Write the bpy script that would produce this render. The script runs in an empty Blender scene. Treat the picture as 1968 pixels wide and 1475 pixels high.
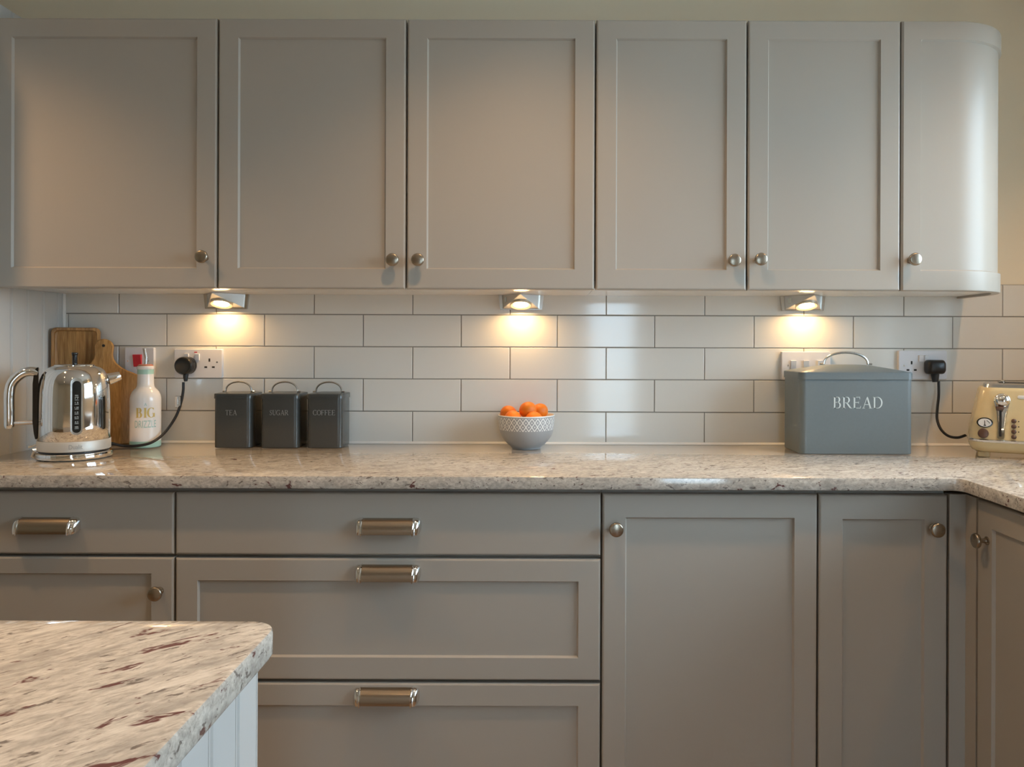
import bpy, bmesh, math, random
from mathutils import Vector, Matrix

random.seed(7)
PI = math.pi
C = bpy.context.scene.collection
S = bpy.context.scene

# ------------------------------------------------------------------ camera
F, CX, CY, CAMY, CAMZ, ROLL = 1500.0, 1036.0, 662.0, -2.4, 1.22, 0.0035
cd = bpy.data.cameras.new('camera')
cd.sensor_width = 36.0
cd.lens = F * 36.0 / 1968.0
cd.shift_x = (984.0 - CX) / 1968.0
cd.shift_y = (CY - 737.5) / 1968.0
cd.clip_start = 0.02
cam = bpy.data.objects.new('camera', cd)
cam.location = (0, CAMY, CAMZ)
cam.rotation_euler = (PI / 2, -ROLL, 0)
C.objects.link(cam)
S.camera = cam

# ------------------------------------------------------------------ exposure
S.view_settings.view_transform = 'Standard'
S.view_settings.look = 'None'
S.view_settings.exposure = 0.0
S.view_settings.gamma = 1.0
S.view_settings.use_curve_mapping = False

# ------------------------------------------------------------------ daylight (overcast sky through the windows)
w = bpy.data.worlds.new('sky')
S.world = w
w.use_nodes = True
nt = w.node_tree
nt.nodes.clear()
out = nt.nodes.new('ShaderNodeOutputWorld')
bg = nt.nodes.new('ShaderNodeBackground')
tc = nt.nodes.new('ShaderNodeTexCoord')
sp = nt.nodes.new('ShaderNodeSeparateXYZ')
rp = nt.nodes.new('ShaderNodeValToRGB')
mr = nt.nodes.new('ShaderNodeMapRange')
mr.inputs['From Min'].default_value = -0.25
mr.inputs['From Max'].default_value = 0.5
rp.color_ramp.elements[0].position = 0.2
rp.color_ramp.elements[0].color = (0.32, 0.42, 0.48, 1)
rp.color_ramp.elements[1].position = 0.45
rp.color_ramp.elements[1].color = (0.60, 0.82, 1.0, 1)
nt.links.new(tc.outputs['Generated'], sp.inputs[0])
nt.links.new(sp.outputs['Z'], mr.inputs['Value'])
nt.links.new(mr.outputs[0], rp.inputs[0])
nt.links.new(rp.outputs[0], bg.inputs['Color'])
bg.inputs['Strength'].default_value = 12.2
nt.links.new(bg.outputs[0], out.inputs[0])

# room: x -3.2..1.62, y -5.2..0, z 0..2.45
XL, XR, YB, ZC = -3.2, 1.62, -5.2, 2.45
WIN1 = (-1.95, -0.36, 1.06, 2.10)      # y0, y1, z0, z1 in the side wall x = XR
WIN2 = (0.44, 0.98, 0.10, 2.05)        # x0, x1, z0, z1 in the rear wall y = YB


def portal(name, loc, rot, sx, sy):
    l = bpy.data.lights.new(name, 'AREA')
    l.shape = 'RECTANGLE'
    l.size, l.size_y = sx, sy
    l.cycles.is_portal = True
    o = bpy.data.objects.new(name, l)
    o.location = loc
    o.rotation_euler = rot
    C.objects.link(o)


portal('window_portal', (XR + 0.16, (WIN1[0] + WIN1[1]) / 2, (WIN1[2] + WIN1[3]) / 2), (0, PI / 2, 0), WIN1[3] - WIN1[2], WIN1[1] - WIN1[0])
portal('window_portal', ((WIN2[0] + WIN2[1]) / 2, YB - 0.16, (WIN2[2] + WIN2[3]) / 2), (PI / 2, 0, PI), WIN2[1] - WIN2[0], WIN2[3] - WIN2[2])

# recessed ceiling downlights (warm), (x, y, watts)
WARM = (1.0, 0.60, 0.29)
DOWN = [(-1.557, -0.95, 42), (-0.02, -0.95, 32), (1.42, -0.95, 35), (-1.50, -2.1, 11), (-0.55, -2.1, 34), (1.10, -2.3, 13), (-1.5, -3.8, 10), (0.05, -3.8, 10)]
for (lx, ly, lw) in DOWN:
    l = bpy.data.lights.new('downlight_beam', 'SPOT')
    l.energy = lw
    l.color = WARM
    l.spot_size = math.radians(116 if ly > -1 else 80)
    l.spot_blend = 0.8 if ly > -1 else 0.6
    l.shadow_soft_size = 0.03
    o = bpy.data.objects.new('downlight_beam', l)
    o.location = (lx, ly, ZC - 0.025)
    C.objects.link(o)


# ------------------------------------------------------------------ helpers
def pt(px, py, y):
    """Point of the photograph on the plane at depth y -> (x, z)."""
    a, b = px - CX, py - CY
    d = y - CAMY
    return ((a + ROLL * b) * d / F, CAMZ - (b - ROLL * a) * d / F)


def base_mat(name):
    m = bpy.data.materials.new(name)
    m.use_nodes = True
    n = m.node_tree
    return m, n, n.nodes['Principled BSDF']


def mat(name, col, rough=0.5, metal=0.0, bump=0.0, bscale=60, spec=0.5, coat=0.0, mottle=0.0, stretch=(1, 1, 1)):
    m, n, b = base_mat(name)
    b.inputs['Base Color'].default_value = (*col, 1)
    b.inputs['Roughness'].default_value = rough
    b.inputs['Metallic'].default_value = metal
    b.inputs['Specular IOR Level'].default_value = spec
    if coat:
        b.inputs['Coat Weight'].default_value = coat
        b.inputs['Coat Roughness'].default_value = 0.06
    t = n.nodes.new('ShaderNodeTexCoord')
    mp = n.nodes.new('ShaderNodeMapping')
    mp.inputs['Scale'].default_value = stretch
    n.links.new(t.outputs['Object'], mp.inputs[0])
    ns = n.nodes.new('ShaderNodeTexNoise')
    ns.inputs['Scale'].default_value = bscale
    ns.inputs['Detail'].default_value = 3
    n.links.new(mp.outputs[0], ns.inputs['Vector'])
    if bump:
        bp = n.nodes.new('ShaderNodeBump')
        bp.inputs['Strength'].default_value = bump
        bp.inputs['Distance'].default_value = 0.002
        n.links.new(ns.outputs['Fac'], bp.inputs['Height'])
        n.links.new(bp.outputs[0], b.inputs['Normal'])
    if mottle:
        r = n.nodes.new('ShaderNodeValToRGB')
        r.color_ramp.elements[0].position = 0.3
        r.color_ramp.elements[1].position = 0.7
        r.color_ramp.elements[0].color = (*[c * (1 - mottle) for c in col], 1)
        r.color_ramp.elements[1].color = (*[min(1, c * (1 + mottle)) for c in col], 1)
        n.links.new(ns.outputs['Fac'], r.inputs[0])
        n.links.new(r.outputs[0], b.inputs['Base Color'])
    return m


def emis(name, col, strength):
    m, n, b = base_mat(name)
    b.inputs['Base Color'].default_value = (0.8, 0.8, 0.8, 1)
    b.inputs['Emission Color'].default_value = (*col, 1)
    b.inputs['Emission Strength'].default_value = strength
    return m


def mixrgb(n, a, b, fac, blend='MIX'):
    x = n.nodes.new('ShaderNodeMix')
    x.data_type = 'RGBA'
    x.blend_type = blend
    for k, v in ((6, a), (7, b), (0, fac)):
        if isinstance(v, (tuple, list)):
            x.inputs[k].default_value = (*v, 1)
        elif isinstance(v, (int, float)):
            x.inputs[k].default_value = v
        else:
            n.links.new(v, x.inputs[k])
    return x.outputs[2]


def ramp(n, src, stops, interp='LINEAR'):
    r = n.nodes.new('ShaderNodeValToRGB')
    r.color_ramp.interpolation = interp
    e = r.color_ramp.elements
    while len(e) < len(stops):
        e.new(0.5)
    for i, (p, c) in enumerate(stops):
        e[i].position = p
        e[i].color = (c, c, c, 1) if isinstance(c, (int, float)) else (*c, 1)
    n.links.new(src, r.inputs[0])
    return r.outputs[0]


def granite(name, angle, stretch, fleck, fscale):
    m, n, b = base_mat(name)
    t = n.nodes.new('ShaderNodeTexCoord')
    rot = n.nodes.new('ShaderNodeMapping')
    rot.inputs['Rotation'].default_value = (0, 0, -angle)
    n.links.new(t.outputs['Object'], rot.inputs[0])
    mp = n.nodes.new('ShaderNodeMapping')
    mp.inputs['Scale'].default_value = (1.0 / stretch, 1.0, 1.0)
    n.links.new(rot.outputs[0], mp.inputs[0])

    def noise(scale, detail, dist=0.0, rough=0.55, off=0.0):
        x = n.nodes.new('ShaderNodeTexNoise')
        x.inputs['Scale'].default_value = scale
        x.inputs['Detail'].default_value = detail
        x.inputs['Distortion'].default_value = dist
        x.inputs['Roughness'].default_value = rough
        if off:
            ad = n.nodes.new('ShaderNodeMapping')
            ad.inputs['Location'].default_value = (off, off * 0.7, 0.31 * off)
            n.links.new(mp.outputs[0], ad.inputs[0])
            n.links.new(ad.outputs[0], x.inputs['Vector'])
        else:
            n.links.new(mp.outputs[0], x.inputs['Vector'])
        return x.outputs['Fac']

    col = ramp(n, noise(170, 6, 0.5, 0.65), [(0.30, (0.34, 0.31, 0.27)), (0.45, (0.54, 0.50, 0.44)), (0.58, (0.66, 0.62, 0.55)), (0.74, (0.82, 0.78, 0.71))])
    patch = ramp(n, noise(42, 4, 0.5, off=3.1), [(0.50, 0.0), (0.68, 0.75)])
    col = mixrgb(n, col, (0.36, 0.335, 0.30), patch)
    pale = ramp(n, noise(30, 3, 0.5, off=21.0), [(0.60, 0.0), (0.70, 0.6)])
    col = mixrgb(n, col, (0.82, 0.78, 0.70), pale)
    dark = ramp(n, noise(95, 4, 0.6, 0.62, off=7.7), [(0.605, 0.0), (0.66, 0.85)])
    col = mixrgb(n, col, (0.15, 0.125, 0.11), dark)
    fl = ramp(n, noise(fscale, 4, 0.6, 0.62, off=13.3), [(fleck, 0.0), (fleck + 0.03, 0.95)])
    gate = ramp(n, noise(160, 2, 0.3, off=5.5), [(0.36, 0.2), (0.48, 1.0)])
    fl2 = n.nodes.new('ShaderNodeMath')
    fl2.operation = 'MULTIPLY'
    n.links.new(fl, fl2.inputs[0])
    n.links.new(gate, fl2.inputs[1])
    col = mixrgb(n, col, (0.13, 0.045, 0.042), fl2.outputs[0])
    n.links.new(col, b.inputs['Base Color'])
    b.inputs['Roughness'].default_value = 0.07
    b.inputs['Specular IOR Level'].default_value = 0.6
    bp = n.nodes.new('ShaderNodeBump')
    bp.inputs['Strength'].default_value = 0.04
    bp.inputs['Distance'].default_value = 0.001
    n.links.new(noise(120, 2), bp.inputs['Height'])
    n.links.new(bp.outputs[0], b.inputs['Normal'])
    return m


def wood(name, dark, light, strip):
    m, n, b = base_mat(name)
    t = n.nodes.new('ShaderNodeTexCoord')
    mp = n.nodes.new('ShaderNodeMapping')
    mp.inputs['Scale'].default_value = (1, 1, 0.07)
    n.links.new(t.outputs['Object'], mp.inputs[0])
    g = n.nodes.new('ShaderNodeTexNoise')
    g.inputs['Scale'].default_value = 160
    g.inputs['Detail'].default_value = 4
    g.inputs['Distortion'].default_value = 1.2
    n.links.new(mp.outputs[0], g.inputs['Vector'])
    grain = ramp(n, g.outputs['Fac'], [(0.3, 0.0), (0.7, 1.0)])
    col = mixrgb(n, dark, light, grain)
    sx = n.nodes.new('ShaderNodeSeparateXYZ')
    n.links.new(t.outputs['Object'], sx.inputs[0])
    dv = n.nodes.new('ShaderNodeMath'); dv.operation = 'DIVIDE'; dv.inputs[1].default_value = strip
    fl = n.nodes.new('ShaderNodeMath'); fl.operation = 'FLOOR'
    wn = n.nodes.new('ShaderNodeTexWhiteNoise'); wn.noise_dimensions = '1D'
    n.links.new(sx.outputs['X'], dv.inputs[0]); n.links.new(dv.outputs[0], fl.inputs[0]); n.links.new(fl.outputs[0], wn.inputs['W'])
    shade = ramp(n, wn.outputs['Value'], [(0.0, 0.62), (1.0, 1.0)])
    col = mixrgb(n, col, shade, 1.0, 'MULTIPLY')
    n.links.new(col, b.inputs['Base Color'])
    b.inputs['Roughness'].default_value = 0.42
    return m


def glass_mat():
    m, n, b = base_mat('window_glass')
    n.nodes.remove(b)
    tr = n.nodes.new('ShaderNodeBsdfTransparent')
    gl = n.nodes.new('ShaderNodeBsdfGlossy')
    gl.inputs['Roughness'].default_value = 0.02
    mx = n.nodes.new('ShaderNodeMixShader')
    fr = n.nodes.new('ShaderNodeFresnel')
    fr.inputs[0].default_value = 1.3
    n.links.new(fr.outputs[0], mx.inputs[0])
    n.links.new(tr.outputs[0], mx.inputs[1])
    n.links.new(gl.outputs[0], mx.inputs[2])
    n.links.new(mx.outputs[0], n.nodes['Material Output'].inputs[0])
    return m


def bowl_mat():
    """Grey glaze with a white printed lattice round the upper band (UV: u round, v height in metres)."""
    m, n, b = base_mat('bowl_glaze')
    uv = n.nodes.new('ShaderNodeUVMap')
    s = n.nodes.new('ShaderNodeSeparateXYZ')
    n.links.new(uv.outputs[0], s.inputs[0])

    def op(o, a, c=None):
        x = n.nodes.new('ShaderNodeMath'); x.operation = o
        for i, v in enumerate((a, c)):
            if v is None: continue
            if isinstance(v, (int, float)): x.inputs[i].default_value = v
            else: n.links.new(v, x.inputs[i])
        return x.outputs[0]
    u = op('MULTIPLY', s.outputs['X'], 30.0)
    v = op('MULTIPLY', op('SUBTRACT', s.outputs['Y'], 0.057), 1.0 / 0.0245)
    a = op('FRACT', op('ADD', u, v)); c = op('FRACT', op('SUBTRACT', u, v))
    da = op('ABSOLUTE', op('SUBTRACT', a, 0.5)); dc = op('ABSOLUTE', op('SUBTRACT', c, 0.5))
    lines = op('GREATER_THAN', op('MAXIMUM', da, dc), 0.405)
    dots = op('LESS_THAN', op('MAXIMUM', da, dc), 0.13)
    band = op('MULTIPLY', op('GREATER_THAN', s.outputs['Y'], 0.0565), op('LESS_THAN', s.outputs['Y'], 0.0935))
    k = op('MULTIPLY', op('MAXIMUM', lines, dots), band)
    k = op('MAXIMUM', k, op('GREATER_THAN', s.outputs['Y'], 0.0965))
    n.links.new(mixrgb(n, (0.33, 0.34, 0.35), (0.80, 0.80, 0.78), k), b.inputs['Base Color'])
    b.inputs['Roughness'].default_value = 0.3
    return m


M = {}
M['paint'] = mat('grey_cabinet_paint', (0.425, 0.392, 0.342), 0.33, bump=0.02, bscale=300, spec=0.33)
M['carcass'] = mat('cabinet_carcass', (0.39, 0.36, 0.315), 0.45, bump=0.02, bscale=200)
M['underside'] = mat('cabinet_underside', (0.84, 0.82, 0.77), 0.20, bump=0.01, bscale=90)
M['pale'] = mat('pale_boarding_paint', (0.62, 0.62, 0.60), 0.4, bump=0.03, bscale=120)
M['wall'] = mat('warm_white_wall', (0.87, 0.78, 0.61), 0.85, bump=0.06, bscale=220)
M['ceiling'] = mat('ceiling_paint', (0.86, 0.85, 0.81), 0.9, bump=0.04, bscale=150)
M['floor'] = mat('floor_oak', (0.30, 0.20, 0.12), 0.4, bump=0.1, bscale=30, mottle=0.35, stretch=(1, 8, 1))
M['tile'] = mat('white_glazed_tile', (0.77, 0.75, 0.70), 0.09, bump=0.10, bscale=6, spec=0.6)
M['grout'] = mat('grey_grout', (0.30, 0.28, 0.25), 0.9, bump=0.3, bscale=400)
M['sealant'] = mat('white_sealant', (0.82, 0.80, 0.76), 0.35, bump=0.05, bscale=80)
M['granite'] = granite('pale_granite', 0.45, 2.2, 0.635, 55)
M['granite_island'] = granite('pale_granite_streaked', 0.80, 2.8, 0.612, 34)
M['nickel'] = mat('brushed_nickel', (0.40, 0.34, 0.27), 0.27, 1.0, bump=0.08, bscale=500, stretch=(0.05, 1, 1))
M['chrome'] = mat('polished_chrome', (0.80, 0.79, 0.77), 0.05, 1.0, bump=0.004, bscale=20)
M['satin'] = mat('satin_steel', (0.62, 0.60, 0.57), 0.26, 1.0, bump=0.03, bscale=400)
M['matte_steel'] = mat('matte_steel', (0.58, 0.57, 0.53), 0.5, 0.5, bump=0.02, bscale=300)
M['slate'] = mat('charcoal_enamel', (0.060, 0.062, 0.058), 0.24, bump=0.02, bscale=160, mottle=0.03)
M['bluegrey'] = mat('blue_grey_enamel', (0.155, 0.19, 0.205), 0.32, bump=0.02, bscale=160, mottle=0.02)
M['print_pale'] = mat('pale_print', (0.62, 0.70, 0.70), 0.5, mottle=0.05)
M['print_dim'] = mat('grey_print', (0.34, 0.35, 0.34), 0.5, mottle=0.05)
M['black'] = mat('black_rubber', (0.012, 0.012, 0.013), 0.35, bump=0.05, bscale=300)
M['blackgloss'] = mat('black_gloss', (0.012, 0.012, 0.012), 0.15, bump=0.01)
M['white_plastic'] = mat('white_plastic', (0.74, 0.73, 0.75), 0.3, bump=0.01)
M['rocker'] = mat('white_rocker', (0.82, 0.80, 0.80), 0.25, bump=0.01)
M['red'] = mat('red_plastic', (0.60, 0.02, 0.03), 0.35, bump=0.02)
M['hole'] = mat('dark_hole', (0.02, 0.018, 0.016), 0.8, bump=0.05)
M['bowl'] = bowl_mat()
M['bowl_in'] = mat('bowl_inside', (0.80, 0.78, 0.74), 0.25, bump=0.01)
M['orange'] = mat('orange_peel', (0.95, 0.22, 0.008), 0.42, bump=0.35, bscale=900, mottle=0.12)
M['ceramic'] = mat('white_ceramic', (0.80, 0.76, 0.72), 0.16, bump=0.02, bscale=40)
M['mint'] = mat('mint_glaze', (0.40, 0.62, 0.52), 0.2, bump=0.02)
M['mustard'] = mat('mustard_print', (0.62, 0.46, 0.14), 0.35, mottle=0.05)
M['teal'] = mat('pale_teal_print', (0.34, 0.53, 0.48), 0.35, mottle=0.05)
M['cork'] = mat('reddish_stopper', (0.50, 0.20, 0.13), 0.6, bump=0.2)
M['wood_tray'] = wood('acacia_tray', (0.33, 0.15, 0.04), (0.68, 0.38, 0.13), 0.022)
M['wood_paddle'] = wood('oiled_oak_paddle', (0.38, 0.18, 0.04), (0.68, 0.38, 0.12), 0.05)
M['cream'] = mat('cream_enamel', (0.70, 0.57, 0.33), 0.22, bump=0.01, mottle=0.02)
M['brown'] = mat('brown_knob', (0.11, 0.055, 0.035), 0.35, bump=0.02)
M['dial'] = mat('dial_face', (0.75, 0.76, 0.76), 0.3, mottle=0.02)
M['glass'] = glass_mat()
M['frame'] = mat('white_window_paint', (0.8, 0.8, 0.78), 0.4, bump=0.03)
M['lamp'] = emis('lamp_glow', (1.0, 0.62, 0.27), 185.0)
M['bulb'] = emis('downlight_glow', (1.0, 0.72, 0.42), 40.0)
M['lamp_rim'] = mat('lamp_reflector', (0.75, 0.68, 0.56), 0.3, 0.6, bump=0.02)


class MB:
    def __init__(s):
        s.v, s.f, s.mi, s.uv = [], [], [], {}

    def add(s, verts, faces, mi=0):
        b = len(s.v)
        s.v += [tuple(p) for p in verts]
        for f in faces:
            s.f.append(tuple(b + i for i in f)); s.mi.append(mi)
        return b

    def box(s, x0, x1, y0, y1, z0, z1, mi=0):
        s.add([(x0, y0, z0), (x1, y0, z0), (x1, y1, z0), (x0, y1, z0), (x0, y0, z1), (x1, y0, z1), (x1, y1, z1), (x0, y1, z1)],
              [(0, 3, 2, 1), (4, 5, 6, 7), (0, 1, 5, 4), (1, 2, 6, 5), (2, 3, 7, 6), (3, 0, 4, 7)], mi)

    def loft(s, rings, cap0=True, cap1=True, mi=0, closed=True):
        n = len(rings[0])
        vs = [p for r in rings for p in r]
        fs = []
        for k in range(len(rings) - 1):
            for i in range(n if closed else n - 1):
                j = (i + 1) % n
                fs.append((k * n + i, k * n + j, (k + 1) * n + j, (k + 1) * n + i))
        if cap0: fs.append(tuple(reversed(range(n))))
        if cap1: fs.append(tuple((len(rings) - 1) * n + i for i in range(n)))
        s.add(vs, fs, mi)

    def rbox(s, x0, x1, y0, y1, z0, z1, r, seg=4, mi=0, edge=0.0015, dz=None):
        """Box with vertical corners of radius r and slightly eased top and bottom edges."""
        def ring(e, z):
            return [(x, y, z) for x, y in rrect(x0 + e, x1 - e, y0 + e, y1 - e, max(r - e, 0.0005), seg)]
        s.loft([ring(edge, z0), ring(0, z0 + edge), ring(0, z1 - edge), ring(edge, z1)], mi=mi)

    def lathe(s, prof, seg=40, mi=0, ctr=(0, 0, 0), uv=False):
        b = len(s.v)
        cx, cy, cz = ctr
        for (r, z) in prof:
            for i in range(seg):
                a = 2 * PI * i / seg
                s.v.append((cx + max(r, 1e-5) * math.cos(a), cy + max(r, 1e-5) * math.sin(a), cz + z))
        for k in range(len(prof) - 1):
            for i in range(seg):
                j = (i + 1) % seg
                f = (b + k * seg + i, b + k * seg + j, b + (k + 1) * seg + j, b + (k + 1) * seg + i)
                s.f.append(f); s.mi.append(mi)
                if uv:
                    s.uv[len(s.f) - 1] = [(i / seg, prof[k][1]), ((i + 1) / seg, prof[k][1]), ((i + 1) / seg, prof[k + 1][1]), (i / seg, prof[k + 1][1])]

    def tube(s, pts, r, seg=10, mi=0, flat=1.0):
        pts = [Vector(p) for p in pts]
        rings = []
        up = Vector((0.13, 0.31, 0.94)).normalized()
        for i, p in enumerate(pts):
            t = (pts[min(i + 1, len(pts) - 1)] - pts[max(i - 1, 0)]).normalized()
            if abs(t.dot(up)) > 0.97: up = Vector((0.9, 0.3, 0.1)).normalized()
            a = t.cross(up).normalized(); c = t.cross(a).normalized()
            up = -c
            rr = r[i] if isinstance(r, (list, tuple)) else r
            rings.append([tuple(p + a * math.cos(2 * PI * k / seg) * rr + c * math.sin(2 * PI * k / seg) * rr * flat) for k in range(seg)])
        s.loft(rings, mi=mi)

    def build(s, name, m, parent=None, smooth=35, xf=None, kind=None):
        me = bpy.data.meshes.new(name)
        vs = s.v if xf is None else [tuple(xf @ Vector(p)) for p in s.v]
        me.from_pydata(vs, [], s.f)
        ms = m if isinstance(m, (list, tuple)) else [m]
        for x in ms: me.materials.append(x)
        me.polygons.foreach_set('material_index', s.mi)
        if s.uv:
            ul = me.uv_layers.new(name='UVMap')
            for fi, c in s.uv.items():
                for k, li in enumerate(me.polygons[fi].loop_indices):
                    ul.data[li].uv = c[k]
        bm = bmesh.new(); bm.from_mesh(me)
        bmesh.ops.remove_doubles(bm, verts=bm.verts, dist=2e-5)
        bmesh.ops.recalc_face_normals(bm, faces=bm.faces)
        bm.to_mesh(me); bm.free()
        if smooth:
            me.polygons.foreach_set('use_smooth', [True] * len(me.polygons))
            me.set_sharp_from_angle(angle=math.radians(smooth))
        me.update()
        o = bpy.data.objects.new(name, me)
        C.objects.link(o)
        if parent is not None: o.parent = parent
        if kind: o['kind'] = kind
        return o


def rrect(x0, x1, y0, y1, r, seg=4):
    p = []
    for cx, cy, a0 in ((x1 - r, y1 - r, 0), (x0 + r, y1 - r, PI / 2), (x0 + r, y0 + r, PI), (x1 - r, y0 + r, 1.5 * PI)):
        for k in range(seg + 1):
            a = a0 + PI / 2 * k / seg
            p.append((cx + r * math.cos(a), cy + r * math.sin(a)))
    return p


def smooth_path(pts, n=8):
    """Catmull-Rom through the points."""
    P = [Vector(p) for p in pts]
    P = [P[0] * 2 - P[1]] + P + [P[-1] * 2 - P[-2]]
    o = []
    for i in range(1, len(P) - 2):
        for k in range(n):
            t = k / n
            a, b, c, d = P[i - 1], P[i], P[i + 1], P[i + 2]
            o.append(0.5 * ((2 * b) + (c - a) * t + (2 * a - 5 * b + 4 * c - d) * t * t + (3 * b - a - 3 * c + d) * t ** 3))
    o.append(P[-2])
    return o


def thing(name, label, cat, loc=(0, 0, 0), rz=0.0, group=None):
    o = bpy.data.objects.new(name, None)
    o.empty_display_size = 0.05
    C.objects.link(o)
    o.location = loc
    o.rotation_euler = (0, 0, rz)
    o['label'] = label; o['category'] = cat
    if group: o['group'] = group
    return o


def tag(o, label, cat, group=None):
    o['label'] = label; o['category'] = cat
    if group: o['group'] = group
    return o


# ------------------------------------------------------------------ the room
def wall_with_hole(name, axis, at, thick, a0, a1, h, holes, m):
    """axis 'x': wall lies in the plane x = at, spans y a0..a1; axis 'y' likewise."""
    b = MB()
    def bx(p0, p1, z0, z1):
        if axis == 'x': b.box(at, at + thick, p0, p1, z0, z1)
        else: b.box(p0, p1, at - thick, at, z0, z1)
    a = a0
    for p0, p1, z0, z1 in holes:
        bx(a, p0, 0, h); bx(p0, p1, 0, z0); bx(p0, p1, z1, h)
        a = p1
    bx(a, a1, 0, h)
    return b.build(name, m, smooth=0, kind='structure')


b = MB(); b.box(XL - .2, XR + .2, YB - .2, .2, -.1, 0); b.build('floor', M['floor'], smooth=0, kind='structure')
b = MB(); b.box(XL - .2, XR + .2, YB - .2, .2, ZC, ZC + .1); b.build('ceiling', M['ceiling'], smooth=0, kind='structure')
b = MB(); b.box(XL - .2, XR + .2, .006, .2, 0, ZC); wall_back = b.build('wall_back', M['wall'], smooth=0, kind='structure')
b = MB(); b.box(XL - .2, XL, YB, .006, 0, ZC); b.build('wall_left', M['wall'], smooth=0, kind='structure')
wall_with_hole('wall_right', 'x', XR, .2, YB, .006, ZC, (WIN1,), M['wall'])
wall_with_hole('wall_front', 'y', YB, .2, XL - .2, XR + .2, ZC, (WIN2,), M['wall'])


def window(name, axis, at, p0, p1, z0, z1, bars):
    root = MB()
    def bx(bb, a, c, u, v, d0, d1):
        if axis == 'x': bb.box(at + d0, at + d1, a, c, u, v)
        else: bb.box(a, c, at - d1, at - d0, u, v)
    f = .05
    bx(root, p0, p1, z0, z0 + f, .04, .11); bx(root, p0, p1, z1 - f, z1, .04, .11)
    bx(root, p0, p0 + f, z0 + f, z1 - f, .04, .11); bx(root, p1 - f, p1, z0 + f, z1 - f, .04, .11)
    for k in range(1, bars):
        c = p0 + (p1 - p0) * k / bars
        bx(root, c - .028, c + .028, z0 + f, z1 - f, .04, .11)
    o = root.build(name, M['frame'], smooth=0, kind='structure')
    for k in range(bars):
        g = MB(); a = p0 + (p1 - p0) * k / bars; c = p0 + (p1 - p0) * (k + 1) / bars
        bx(g, a + .03, c - .03, z0 + f, z1 - f, .075, .079)
        g.build('pane', M['glass'], o, smooth=0)


window('window_1', 'x', XR, *WIN1, 3)
window('window_2', 'y', YB, *WIN2, 1)

# ceiling downlight fittings
for i, (lx, ly, lw) in enumerate(DOWN):
    t = thing('downlight', 'small round recessed warm downlight set flush in the white ceiling', 'downlight', (lx, ly, ZC), group='ceiling downlights')
    b = MB(); b.lathe([(.030, -.001), (.030, -.006), (.036, -.009), (.044, -.007), (.046, -.0005)], 24); b.build('trim_ring', M['satin'], t)
    b = MB(); b.lathe([(0, -.004), (.029, -.004)], 24); b.build('bulb', M['bulb'], t)

# ------------------------------------------------------------------ tiling
ZT = [0.9128, 1.0120, 1.1120, 1.2104, 1.3096, 1.4086]
A_px = [131, 320, 508, 698, 886, 1071, 1258, 1449, 1640, 1831, 2022]
B_px = [228, 415, 603.5, 793, 980, 1165, 1354, 1545, 1737, 1927]
XA = [(p - CX) / 625.0 for p in A_px]
XB = [(p - CX) / 625.0 for p in B_px]
XW = -1.462
g = MB(); g.box(XW, XR, .0022, .012, ZT[0], ZT[-1]); g.build('grout', M['grout'], wall_back, smooth=0)
tile_cache = {}
for row in range(5):
    xs = [XW] + (XB if row in (0, 2, 4) else XA) + [XR]
    z0, z1 = ZT[row] + .0014, ZT[row + 1] - .0014
    for k in range(len(xs) - 1):
        a, c = xs[k] + .0014, xs[k + 1] - .0014
        if c - a < .004: continue
        wd, ht = round(c - a, 3), round(z1 - z0, 3)
        key = (wd, ht)
        if key not in tile_cache:
            b = MB()
            e = .0012
            h2, w2 = ht / 2, (c - a) / 2
            def rg(i, y): return [(-w2 + i, y, -h2 + i), (w2 - i, y, -h2 + i), (w2 - i, y, h2 - i), (-w2 + i, y, h2 - i)]
            b.loft([rg(0, .009), rg(0, e), rg(e * .35, e * .3), rg(e, 0)])
            o = b.build('tile', M['tile'], wall_back, smooth=0)
            tile_cache[key] = o
        else:
            o = tile_cache[key].copy(); C.objects.link(o); o.parent = wall_back
        o.location = ((a + c) / 2, 0, (z0 + z1) / 2)
        o.rotation_euler = (random.uniform(-.0003, .0003), 0, random.uniform(-.0003, .0003))

# silicone beads: worktop to tile, and up the corner
b = MB(); b.loft([[(x, -.0065, .9129), (x, -.0055, .9165), (x, -.001, .9195), (x, .002, .9195), (x, .002, .9129)] for x in (XW, XR)])
b.build('trim_1', M['sealant'], smooth=60, kind='structure')
b = MB(); b.loft([[(XW + .0005, .002, z), (XW + .0005, -.006, z), (XW + .004, -.0045, z), (XW + .0065, -.0005, z), (XW + .0065, .002, z)] for z in (.919, 1.371)])
b.build('trim_2', M['sealant'], smooth=60, kind='structure')

# ------------------------------------------------------------------ cabinet building blocks
def shaker(wd, ht, stile, top, bot, t=.022, c=.0045, rec=.007):
    """Frame and recessed panel in local x 0..wd, z 0..ht, front at y = 0 facing -y."""
    fr = MB()
    def rg(l, r, u, d, y): return [(l, y, d), (wd - r, y, d), (wd - r, y, ht - u), (l, y, ht - u)]
    fr.loft([rg(0, 0, 0, 0, t), rg(0, 0, 0, 0, c), rg(c * .4, c * .4, c * .4, c * .4, c * .25), rg(c, c, c, c, 0), rg(stile, stile, top, bot, 0),
             rg(stile + .0035, stile + .0035, top + .0035, bot + .0035, rec)], cap1=False)
    pn = MB()
    e = .0034
    pn.loft([rg(stile + e, stile + e, top + e, bot + e, .016), rg(stile + e, stile + e, top + e, bot + e, rec)])
    return fr, pn


def slab(wd, ht, t=.022, c=.0045):
    fr = MB()
    def rg(i, y): return [(i, y, i), (wd - i, y, i), (wd - i, y, ht - i), (i, y, ht - i)]
    fr.loft([rg(0, t), rg(0, c), rg(c * .4, c * .25), rg(c, 0)])
    return fr


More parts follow.
